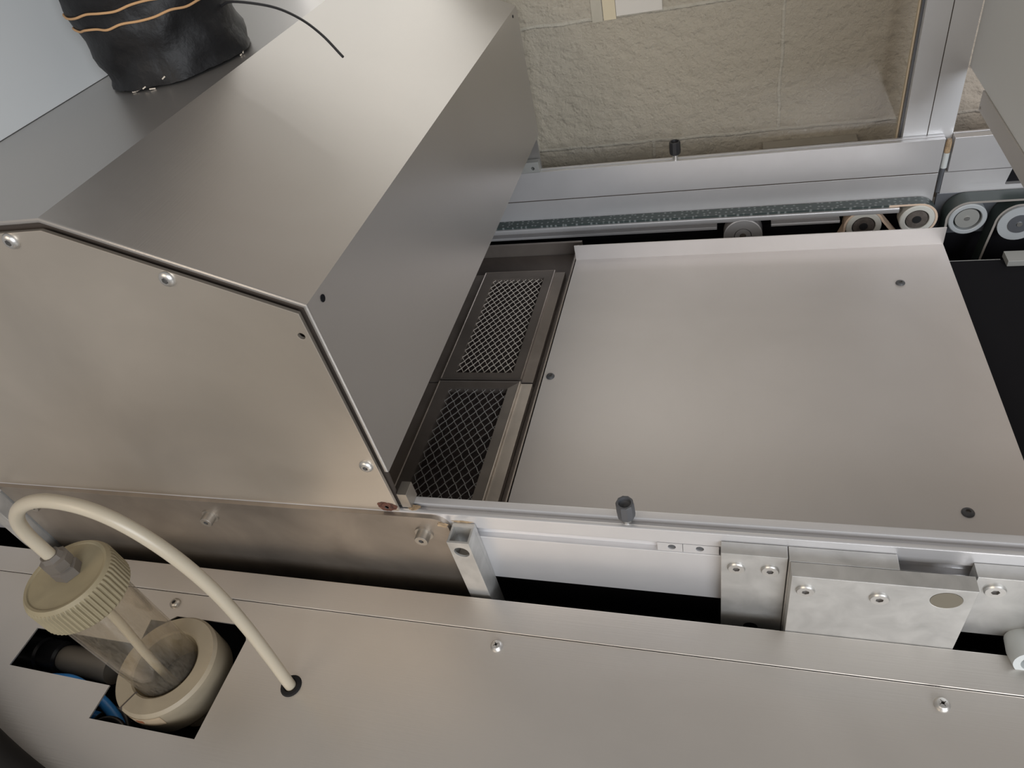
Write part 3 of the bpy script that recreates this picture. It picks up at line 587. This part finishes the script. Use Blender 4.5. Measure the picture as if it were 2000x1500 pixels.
def pulley(c, ro, rings_, label, y0, y1, name='belt_pulley'):
    t = thing(name, (c[0], y1, c[1]), label, 'pulley', None); F = lambda y: front_frame(y) @ Matrix.Translation((c[0], c[1], 0))
    (n1, m1, ri, rec) = rings_[0]
    b = bmesh.new(); D = y1 - y0
    lathe(b, [(ri, 0), (ro, 0), (ro, D - .0012), (ro - .0012, D), (ri + .0008, D), (ri, D - .0008), (ri, 0)], F(y1), 40); mesh_obj(n1, b, m1, t)
    for (nm, mt, rr, dep) in rings_[1:]:
        b = bmesh.new(); lathe(b, [(0, 0), (rr, 0), (rr, D - dep), (0, D - dep)], F(y1), 36); mesh_obj(nm, b, mt, t)
    return t
pulley(p3, r3 - .0004, [('outer_ring', 'creamring', .0155, 0), ('bearing_face', 'hub', .0142, .0018), ('shaft_end', 'blackpl', .0058, .0008)], 'pale ringed pulley inside the end loop of the dotted belt', .9920, 1.0120)
pulley(p2_, r2 - .0004, [('outer_ring', 'creamring', .0160, 0), ('bearing_face', 'hub', .0146, .0018), ('shaft_end', 'blackpl', .0058, .0008)], 'pale ringed idler pulley left of the end loop, half hidden by the pan flange', .9920, 1.0120)
pulley((.0190, .8780), .0290, [('outer_ring', 'alu', .0130, 0), ('hub', 'alu', .0120, .0004), ('shaft_end', 'hub', .0050, .0002)], 'plain aluminium pulley alone under the belt, left of the others', .9885, 1.0120)
pulley(p4, r4 - .0004, [('outer_ring', 'greyring', .0175, 0), ('bearing_face', 'grey', .0150, .0030), ('centre_pin', 'steel', .0034, .0022)], 'grey ringed pulley right of the gap between the rails', .9830, 1.0125)
pulley(p5, r5 - .0004, [('outer_ring', 'plate2', .0200, .002), ('flange_disc', 'greyring', .0262, -.0020), ('hub', 'plate2', .0140, -.0034), ('centre_pin', 'steel', .0034, -.0046)], 'grey disc pulley at the far right edge of the picture', .9860, 1.0125)
t = thing('lower_machine_plate', (.45, .70, .84), 'black tray deep right of the steel pan', 'tray')
mesh_obj('tray_panel', bx(.285, .68, .39, .9110, .8600, .8700), 'dark', t)
mesh_obj('bright_edge', bx(.285, .3500, .9111, .9122, .8660, .8702), 'grey', t)
tag(mesh_obj('sensor_block', bx(.3530, .3900, .8940, .9180, .8703, .8790, bev=.0008), 'grey'), 'small flat grey metal block on the black tray at the right', 'block')

# ------------------------------------------------------------ steel pan
pz = .900
pan = thing('steel_pan', (.02, .64, .88), 'wide brushed steel pan with rear upstand between the two rails', 'pan')
b = bmesh.new()
# sheet with a folded rear flange (profile in y, z, extruded in x)
F0 = .9095
t_ = bmesh.new(); pr = [(.3680, pz), (F0, pz), (F0, pz + .0255)]
xl = lambda y: -.2290 - .0030 * (y - .4)
A = [t_.verts.new((-.2310, p[0], p[1])) for p in pr]; B = [t_.verts.new((.2758, p[0], p[1])) for p in pr]
for i in range(len(pr) - 1): t_.faces.new((A[i], B[i], B[i + 1], A[i + 1]))
bmesh.ops.recalc_face_normals(t_, faces=t_.faces[:])
if t_.faces[0].normal.z < 0: bmesh.ops.reverse_faces(t_, faces=t_.faces[:])
bmesh.ops.solidify(t_, geom=t_.faces[:], thickness=.0014)
join(b, t_); mesh_obj('pan_sheet', b, 'pan', pan)
mesh_obj('side_fold', bx(.2742, .2758, .3690, .9060, .868, .8982), 'pan', pan)
for xx, yy in ((-.2227, .6404), (.2125, .8228), (.2160, .4585)): screw(pan, 'button', .0056, .0026, Matrix.Translation((xx * .995, yy, pz + .0001)), 'greypl', label='dark screw head')

# ------------------------------------------------------------ filter cassettes on a tray
tray = thing('filter_tray', (-.30, .68, .86), 'dark heat-stained tray between the hood and the steel pan', 'tray')
b = bmesh.new(); box(b, -.43, -.2380, .3720, .9600, .8740, .8780, .0004); mesh_obj('tray_floor', b, 'tray', tray)
mesh_obj('right_lip', bx(-.2372, -.2330, .3720, .9560, .8740, .8985, bev=.0016), 'frame', tray)
b = bmesh.new(); box(b, -.60, -.2300, .9610, .9660, .8600, .9000, .0008); box(b, -.60, -.2300, .9610, .9900, .8600, .8640); mesh_obj('rear_wall', b, 'frame', tray)
def cassette(y0, y1, my0, my1, label, wire, light, sp_):
    """frame with raised centre ridge around a wire screen"""
    t = thing('filter_cassette', (-.32, (y0 + y1) / 2, .879), label, 'filter', None)
    xi0, xi1 = -.3630, -.2790; xr0, xr1 = -.3795, -.2640; xo0, xo1 = -.3980, -.2480; zi, zr, zo = .8900, .8930, .8870
    b = bmesh.new(); loops = []
    yr0, yr1 = y0 + .0012, y1 - .0012
    for (a0, a1, c0, c1, z) in ((xi0, xi1, my0, my1, .8795), (xi0, xi1, my0, my1, zi), (xr0 + .0012, xr1 - .0012, yr0 + .0012, yr1 - .0012, zr - .0010), (xr0 + .0003, xr1 - .0003, yr0, yr1, zr), (xr0 - .0006, xr1 + .0006, yr0, yr1, zr - .0005), (xr0 - .0012, xr1 + .0012, yr0, yr1, zo + .001), (xo0, xo1, y0, y1, zo), (xo0, xo1, y0, y1, .8795)):
        loops.append([b.verts.new((a0, c0, z)), b.verts.new((a1, c0, z)), b.verts.new((a1, c1, z)), b.verts.new((a0, c1, z))])
    for i, (A, B) in enumerate(zip(loops, loops[1:])):
        for k in range(4):
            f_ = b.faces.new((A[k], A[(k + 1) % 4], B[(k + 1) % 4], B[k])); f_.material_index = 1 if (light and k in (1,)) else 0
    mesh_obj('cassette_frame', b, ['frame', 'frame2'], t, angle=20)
    mesh_obj('filter_mat', bx(xi0 - .003, xi1 + .003, my0 - .003, my1 + .003, .8795, .8810), 'soot', t, smooth=False)
    b = bmesh.new(); W, Ln = xi1 - xi0, my1 - my0; k_ = .68; hw = .00055
    for fam in (1, -1):
        c = -Ln * k_ if fam == 1 else 0
        lim = W if fam == 1 else W + Ln * k_
        c += .003
        while c < lim:
            # x = c + fam*k*s, s in [0, Ln]
            s0, s1 = 0.0, Ln
            if fam == 1: s0 = max(s0, -c / k_); s1 = min(s1, (W - c) / k_)
            else: s0 = max(s0, (c - W) / k_); s1 = min(s1, c / k_)
            if s1 - s0 > .001:
                nseg = max(1, int((s1 - s0) / .0063)); pts = []
                for q in range(nseg + 1):
                    s_ = s0 + (s1 - s0) * q / nseg; wob = .00045 * (1 if q % 2 else -1) * fam
                    pts.append((xi0 + c + fam * k_ * s_ + wob, my0 + s_, .8868 + .0003 * fam))
                tube(b, pts, hw, n=4, sub=1)
            c += sp_
    mesh_obj('wire_screen', b, wire, t, smooth=False)
    return t
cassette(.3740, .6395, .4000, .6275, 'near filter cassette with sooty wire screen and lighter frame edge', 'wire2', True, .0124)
cassette(.6420, .8960, .6580, .8790, 'far filter cassette with bright wire screen and dark frame', 'wire', False, .0103)

# ------------------------------------------------------------ upright post, glass pane, wall papers
t = thing('upright_post', (.26, 1.045, .98), 'upright double aluminium profile post behind the far rail', 'post')
b = bmesh.new()
pr = [(.2290, 1.0290), (.2585, 1.0290), (.2585, 1.0305), (.2597, 1.0305), (.2597, 1.0290), (.2905, 1.0290), (.2905, 1.0640), (.2290, 1.0640)]
t_ = bmesh.new(); fA = t_.faces.new([t_.verts.new((p[0], p[1], .93)) for p in pr]); ex = bmesh.ops.extrude_face_region(t_, geom=[fA])
for g in ex['geom']:
    if isinstance(g, bmesh.types.BMVert): g.co.z = 1.85
join(b, t_); mesh_obj('profile_body', b, 'aluv', t, smooth=False)
mesh_obj('seam_shade', bx(.2586, .2596, 1.0294, 1.0304, .93, 1.85), 'gap', t, smooth=False)  # same dark strip for the post groove, shade put in as colour
mesh_obj('rubber_seal', bx(.2262, .2288, 1.0400, 1.0600, .93, 1.85), 'plate2', t)
t = thing('glass_pane', (-.03, 1.05, .93), 'clear glass pane between the hood and the upright post', 'glass pane')
mesh_obj('glass_sheet', bx(-.60, .2240, 1.0475, 1.0520, .90, 1.80), 'glass', t, smooth=False)
mesh_obj('edge_trim', bx(.2241, .2260, 1.0465, 1.0535, .90, 1.80), 'sticker', t)
def flat(name, x0, x1, z0, z1, mt, label, cat, y=1.1585, th=.0012): return tag(mesh_obj(name, bx(x0, x1, y - th / 2, y + th / 2, z0, z1), mt, smooth=False), label, cat)
flat('paper_sheet', -.1700, -.1010, 1.1740, 1.34, 'paper', 'white paper sheet fixed high on the block wall', 'paper', y=1.1575)
flat('tape_strip', -.1900, -.1708, 1.1700, 1.34, 'sticker', 'cream tape strip on the wall touching the paper sheet', 'tape')
flat('tape_strip', -.2080, -.1915, 1.1690, 1.34, 'ptape', 'beige tape strip on the wall, farthest left of the paper', 'tape')
tag(mesh_obj('wall_board', bx(.0495, .1900, 1.134, 1.158, .9300, .9500, bev=.0008), 'wood'), 'narrow pale board on the wall just above the far rail', 'board')
